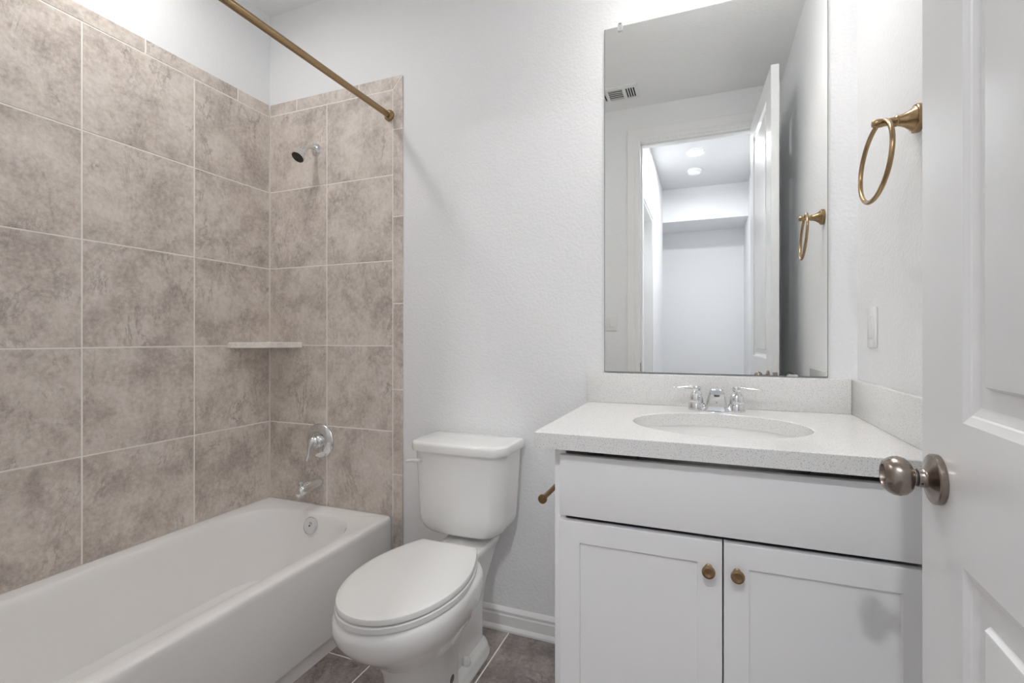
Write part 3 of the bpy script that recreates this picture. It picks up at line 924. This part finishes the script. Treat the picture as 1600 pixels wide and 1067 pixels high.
for sx in (-1, 1):
    hx_ = FX + sx * 0.0610
    b2 = bmesh.new()
    lathe(b2, [(0.0262, -0.0115), (0.0262, 0.009), (0.0245, 0.012), (0.0215, 0.0130), (0.0222, 0.016), (0.0220, 0.026), (0.0202, 0.036), (0.0165, 0.045), (0.0125, 0.0495), (0.0118, 0.052), (0.0142, 0.055), (0.0146, 0.061), (0.0120, 0.067), (0.0, 0.069)],
          (hx_, FYY, ZT + 0.012), (0, 0, 1), 36)
    h_ = obj('handle', b2, M['chrome'], fau)
    b3 = bmesh.new()
    pts = bez((hx_, FYY, ZT + 0.0725), (hx_ + sx * 0.02, FYY - 0.004, ZT + 0.077), (hx_ + sx * 0.04, FYY - 0.008, ZT + 0.070), (hx_ + sx * 0.072, FYY - 0.012, ZT + 0.0735), 12)
    rings = []
    for i, p in enumerate(pts):
        k = i / 12
        wy = 0.0085 + 0.0030 * math.sin(k * math.pi) + (0.0035 * k); wz = 0.0075 - 0.0032 * k
        if i == 12: wy *= 0.55; wz *= 0.5
        rings.append([p + Vector((0, math.cos(t) * wy, math.sin(t) * wz)) for t in (2 * math.pi * j / 16 for j in range(16))])
    loft(b3, rings)
    obj('lever', b3, M['chrome'], h_)
o = obj('spout_mark', b, M['plug'], so2); o['label'] = 'small dark emblem'

# ------------------------------------------------------------------ mirror and its clips
MX0, MX1, MZ0, MZ1 = 1.671, 2.384, 1.0385, 2.300
mi_e = empty('mirror', ((MX0 + MX1) / 2, -0.006, MZ0), 'large frameless rectangular mirror standing on the backsplash', 'mirror')
b = bmesh.new()
box(b, MX0, MX1, -0.0068, -0.0012, MZ0, MZ1, 0.0012, 1)
for v in b.verts:   # clipped corners
    pass
obj('glass_edge', b, M['mirroredge'], mi_e)
b = bmesh.new()
loft(b, [rrect(MX0 + 0.0022, MX1 - 0.0022, MZ0 + 0.0018, MZ1 - 0.0018, 0, (0.004,) * 4, 4), rrect(MX0 + 0.0022, MX1 - 0.0022, MZ0 + 0.0018, MZ1 - 0.0018, 1, (0.004,) * 4, 4)])
for v in b.verts:
    v.co = Vector((v.co.x, -0.0066 - 0.0006 * v.co.z, v.co.y))
obj('silvered_face', b, M['mirror'], mi_e, None)

def clip(name, x, z, up, label):
    e = empty(name, (x, -0.006, z), label, 'clip', None)
    s = 1 if up else -1
    bm = bmesh.new()
    box(bm, x - 0.0085, x + 0.0085, -0.0115, -0.0080, z - s * 0.020, z + s * 0.004, 0.0025, 3)
    box(bm, x - 0.0065, x + 0.0065, -0.0115, -0.0003, z + s * 0.0015, z + s * 0.010, 0.0015, 2)
    obj('body', bm, M['clear'], e)
    bm = bmesh.new(); lathe(bm, [(0.0028, 0.0), (0.0028, 0.0012), (0.0, 0.0015)], (x, -0.0114, z + s * 0.006), (0, -1, 0), 14)
    obj('screw', bm, M['plug'], e)
    return e
clip('mirror_clip', 1.729, MZ1, True, 'clear plastic clip on the top edge of the mirror')
e = empty('mirror_clip', (2.283, -0.006, MZ0), 'clear plastic clip on the bottom edge of the mirror', 'clip')
bm = bmesh.new(); box(bm, 2.267, 2.299, -0.0105, -0.0080, MZ0 - 0.0035, MZ0 + 0.0055, 0.001, 2); obj('body', bm, M['clear'], e)
bm = bmesh.new(); lathe(bm, [(0.0022, 0.0), (0.0016, 0.008)], (2.270, -0.0092, MZ0 + 0.003), (0, 0, 1), 10); obj('pin', bm, M['plug'], e)

# ------------------------------------------------------------------ towel ring
tr = empty('towel_ring', (XR, -0.448, 1.646), 'antique brass towel ring on the wall right of the mirror', 'towel ring')
TR0 = Vector((XR - 0.0002, -0.448, 1.646)); tax = Vector((-1, 0.0, 0.0))
b = bmesh.new()
lathe(b, [(0.0300, 0.0), (0.0305, 0.002), (0.0305, 0.0105), (0.0290, 0.0125), (0.0265, 0.0130), (0.0215, 0.0185), (0.0165, 0.0260), (0.0130, 0.0340), (0.0112, 0.0410), (0.0118, 0.0420), (0.0122, 0.0445), (0.0112, 0.0465), (0.0095, 0.0475), (0.0088, 0.052), (0.0080, 0.060)], TR0, tax, 44)
obj('rosette', b, M['brass'], tr)
b = bmesh.new()
lathe(b, [(0.0080, 0.058), (0.0082, 0.066), (0.0092, 0.070), (0.0098, 0.078), (0.0092, 0.085), (0.0060, 0.0895), (0.0, 0.0905)], TR0, tax, 32)
obj('post_end', b, M['brass'], tr)
rc = Vector((2.3886, -0.4208, 1.5668)); RR = 0.0888
nn = Vector((0.9954, 0.0516, -0.0803)).normalized()
side = nn.cross(Vector((0, 0, 1))).normalized(); down = nn.cross(side)
b = bmesh.new()
tube(b, [rc + (down * math.cos(t) + side * math.sin(t)) * RR for t in (2 * math.pi * i / 72 for i in range(72))], 0.0052, 18, closed=True)
obj('ring', b, M['brass'], tr)

# ------------------------------------------------------------------ toilet paper bar on the cabinet side
tp = empty('paper_holder', (CX0, -0.2, 0.684), 'dark brass toilet paper bar on the left side of the vanity', 'paper holder')
b = bmesh.new()
tube(b, [(1.567, -0.185, 0.684), (1.567, -0.398, 0.684)], 0.0078, 20)
obj('bar', b, M['brassdark'], tp)
b = bmesh.new(); lathe(b, [(0.0078, -0.003), (0.0120, 0.0), (0.0138, 0.002), (0.0138, 0.006), (0.0125, 0.0078), (0.0, 0.0082)], (1.567, -0.397, 0.684), (0, -1, 0), 28)
obj('end_cap', b, M['brassdark'], tp)
b = bmesh.new(); lathe(b, [(0.024, 0.0), (0.024, 0.008), (0.020, 0.013), (0.010, 0.030), (0.0085, 0.060), (0.0095, 0.098), (0.0, 0.100)], (CX0 + 0.0010, -0.185, 0.684), (-1, 0, 0), 32)
obj('post', b, M['brassdark'], tp)

# ------------------------------------------------------------------ switches
def switch(name, origin, nrm, across, gangs, label, cat='light switch'):
    o = Vector(origin); n_ = Vector(nrm); a = Vector(across); zv = Vector((0, 0, 1))
    e = empty(name, origin, label, cat)
    def pbox(bm, a0, a1, z0, z1, d0, d1, bev):
        t = bmesh.new(); box(t, a0, a1, d0, d1, z0, z1, bev)
        for v in t.verts:
            v.co = o + a * v.co.x + n_ * v.co.y + zv * v.co.z
        merge(bm, t)
    w = 0.035 + 0.023 * (gangs - 1)
    bm = bmesh.new(); pbox(bm, -w, w, -0.0575, 0.0575, 0.0003, 0.0060, 0.0028); pl = obj('plate', bm, M['plastic'], e)
    for g in range(gangs):
        c = (g - (gangs - 1) / 2) * 0.046
        bm = bmesh.new(); pbox(bm, c - 0.0165, c + 0.0165, -0.0335, 0.0335, 0.0058, 0.0078, 0.001); pbox(bm, c - 0.0145, c + 0.0145, -0.0305, 0.0305, 0.0075, 0.0105, 0.0015)
        obj('rocker', bm, M['plastic'], e)
    return e
switch('light_switch', (XR, -0.146, 1.192), (-1, 0, 0), (0, 1, 0), 1, 'white single light switch on the right wall below the towel ring')
switch('light_switch', (1.382, YF, 1.272), (0, 1, 0), (1, 0, 0), 2, 'white double light switch beside the doorway, reflected in the mirror')

# ------------------------------------------------------------------ ceiling vent (seen in the mirror)
vt = empty('ceiling_vent', (1.475, -1.334, CEIL), 'white ceiling air vent with dark slots, reflected in the mirror', 'vent')
VX0, VX1, VY0, VY1 = 1.330, 1.620, -1.428, -1.240
b = bmesh.new()
loft(b, [rrect(VX0, VX1, VY0, VY1, CEIL - 0.0003, (0.004,) * 4, 3), rrect(VX0 + 0.002, VX1 - 0.002, VY0 + 0.002, VY1 - 0.002, CEIL - 0.006, (0.004,) * 4, 3),
         rrect(VX0 + 0.016, VX1 - 0.016, VY0 + 0.032, VY1 - 0.032, CEIL - 0.010, (0.003,) * 4, 3), rrect(VX0 + 0.018, VX1 - 0.018, VY0 + 0.034, VY1 - 0.034, CEIL - 0.0012, (0.003,) * 4, 3)], False, False)
obj('frame', b, M['vent'], vt)
b = bmesh.new(); box(b, VX0 + 0.014, VX1 - 0.014, VY0 + 0.030, VY1 - 0.030, CEIL - 0.0020, CEIL - 0.0006); obj('duct_shade_sheet', b, M['vent_shade'], vt)  # flat black sheet painted as the shade inside the duct
ya_, yb_ = VY0 + 0.033, VY1 - 0.033
vc_ = (VX0 + VX1) / 2
for sx in (-1, 1):
    for k in range(5):
        x0 = vc_ + sx * (0.064 + 0.0155 * k)
        b = bmesh.new(); box(b, x0 - 0.0030, x0 + 0.0030, ya_, yb_, CEIL - 0.0100, CEIL - 0.0021, 0.001); obj('louver', b, M['vent'], vt)
    b = bmesh.new(); box(b, vc_ + sx * 0.054 - 0.0085, vc_ + sx * 0.054 + 0.0085, ya_, yb_, CEIL - 0.0110, CEIL - 0.0021, 0.001); obj('divider', b, M['vent'], vt)
for k in range(5):
    y0 = ya_ + 0.015 + k * (yb_ - ya_ - 0.030) / 4
    b = bmesh.new(); box(b, vc_ - 0.0455, vc_ + 0.0455, y0 - 0.0015, y0 + 0.0015, CEIL - 0.0085, CEIL - 0.0021, 0.0005); obj('louver', b, M['vent'], vt)

# ------------------------------------------------------------------ lamps
def downlight(name, x, y, r, mat, label):
    e = empty(name, (x, y, CEIL), label, 'ceiling light')
    bm = bmesh.new()
    lathe(bm, [(r + 0.018, 0.0003), (r + 0.017, 0.004), (r + 0.006, 0.0100), (r + 0.002, 0.0095), (r, 0.0015)], (x, y, CEIL), (0, 0, -1), 48, cap0=False, cap1=False)
    obj('trim_ring', bm, M['vent'], e)
    bm = bmesh.new(); lathe(bm, [(r - 0.0005, 0.0006), (r - 0.0005, 0.0016), (0.0, 0.0018)], (x, y, CEIL), (0, 0, -1), 48)
    obj('lens', bm, mat, e)
    return e
downlight('recessed_light', 0.34, -0.80, 0.072, M['shower_glow'], 'round recessed ceiling light above the bathtub')
downlight('recessed_light', 1.944, -2.514, 0.060, M['hall_glow'], 'bright round recessed light on the hall ceiling, seen in the mirror')

vl = empty('vanity_light', (2.03, 0, 2.54), 'three-shade wall light above the mirror', 'wall light')
b = bmesh.new(); box(b, 1.80, 2.26, -0.022, -0.0005, 2.565, 2.625, 0.004); obj('back_plate', b, M['brass'], vl)
for x in (1.86, 2.03, 2.20):
    b = bmesh.new(); tube(b, bez((x, -0.02, 2.595), (x, -0.10, 2.595), (x, -0.295, 2.62), (x, -0.30, 2.665), 8), 0.008, 14); obj('arm', b, M['brass'], vl)
    b = bmesh.new(); lathe(b, [(0.014, -0.012), (0.030, 0.0), (0.050, 0.012), (0.052, 0.016)], (x, -0.30, 2.668), (0, 0, -1), 32); obj('shade_cap', b, M['brass'], vl)
    b = bmesh.new(); lathe(b, [(0.047, 0.016), (0.052, 0.060), (0.056, 0.105), (0.0535, 0.105), (0.045, 0.030)], (x, -0.30, 2.668), (0, 0, -1), 32, cap0=False, cap1=False); sh_ = obj('shade', b, M['shade_glow'], vl)
    b = bmesh.new(); lathe(b, [(0.0290, 0.050), (0.0290, 0.056), (0.0, 0.064)], (x, -0.30, 2.668), (0, 0, -1), 32); obj('bulb', b, M['vanity_glow'], sh_)

# smoke detector in the hall
sd = empty('smoke_detector', (1.925, -2.95, CEIL), 'white round smoke detector on the hall ceiling, seen in the mirror', 'smoke detector')
b = bmesh.new(); lathe(b, [(0.066, 0.0003), (0.066, 0.010), (0.062, 0.014)], (1.925, -2.95, CEIL), (0, 0, -1), 40); obj('base', b, M['plastic'], sd)
b = bmesh.new(); lathe(b, [(0.057, 0.012), (0.057, 0.026), (0.050, 0.036), (0.030, 0.040), (0.0, 0.0405)], (1.925, -2.95, CEIL), (0, 0, -1), 40); obj('cover', b, M['plastic'], sd)
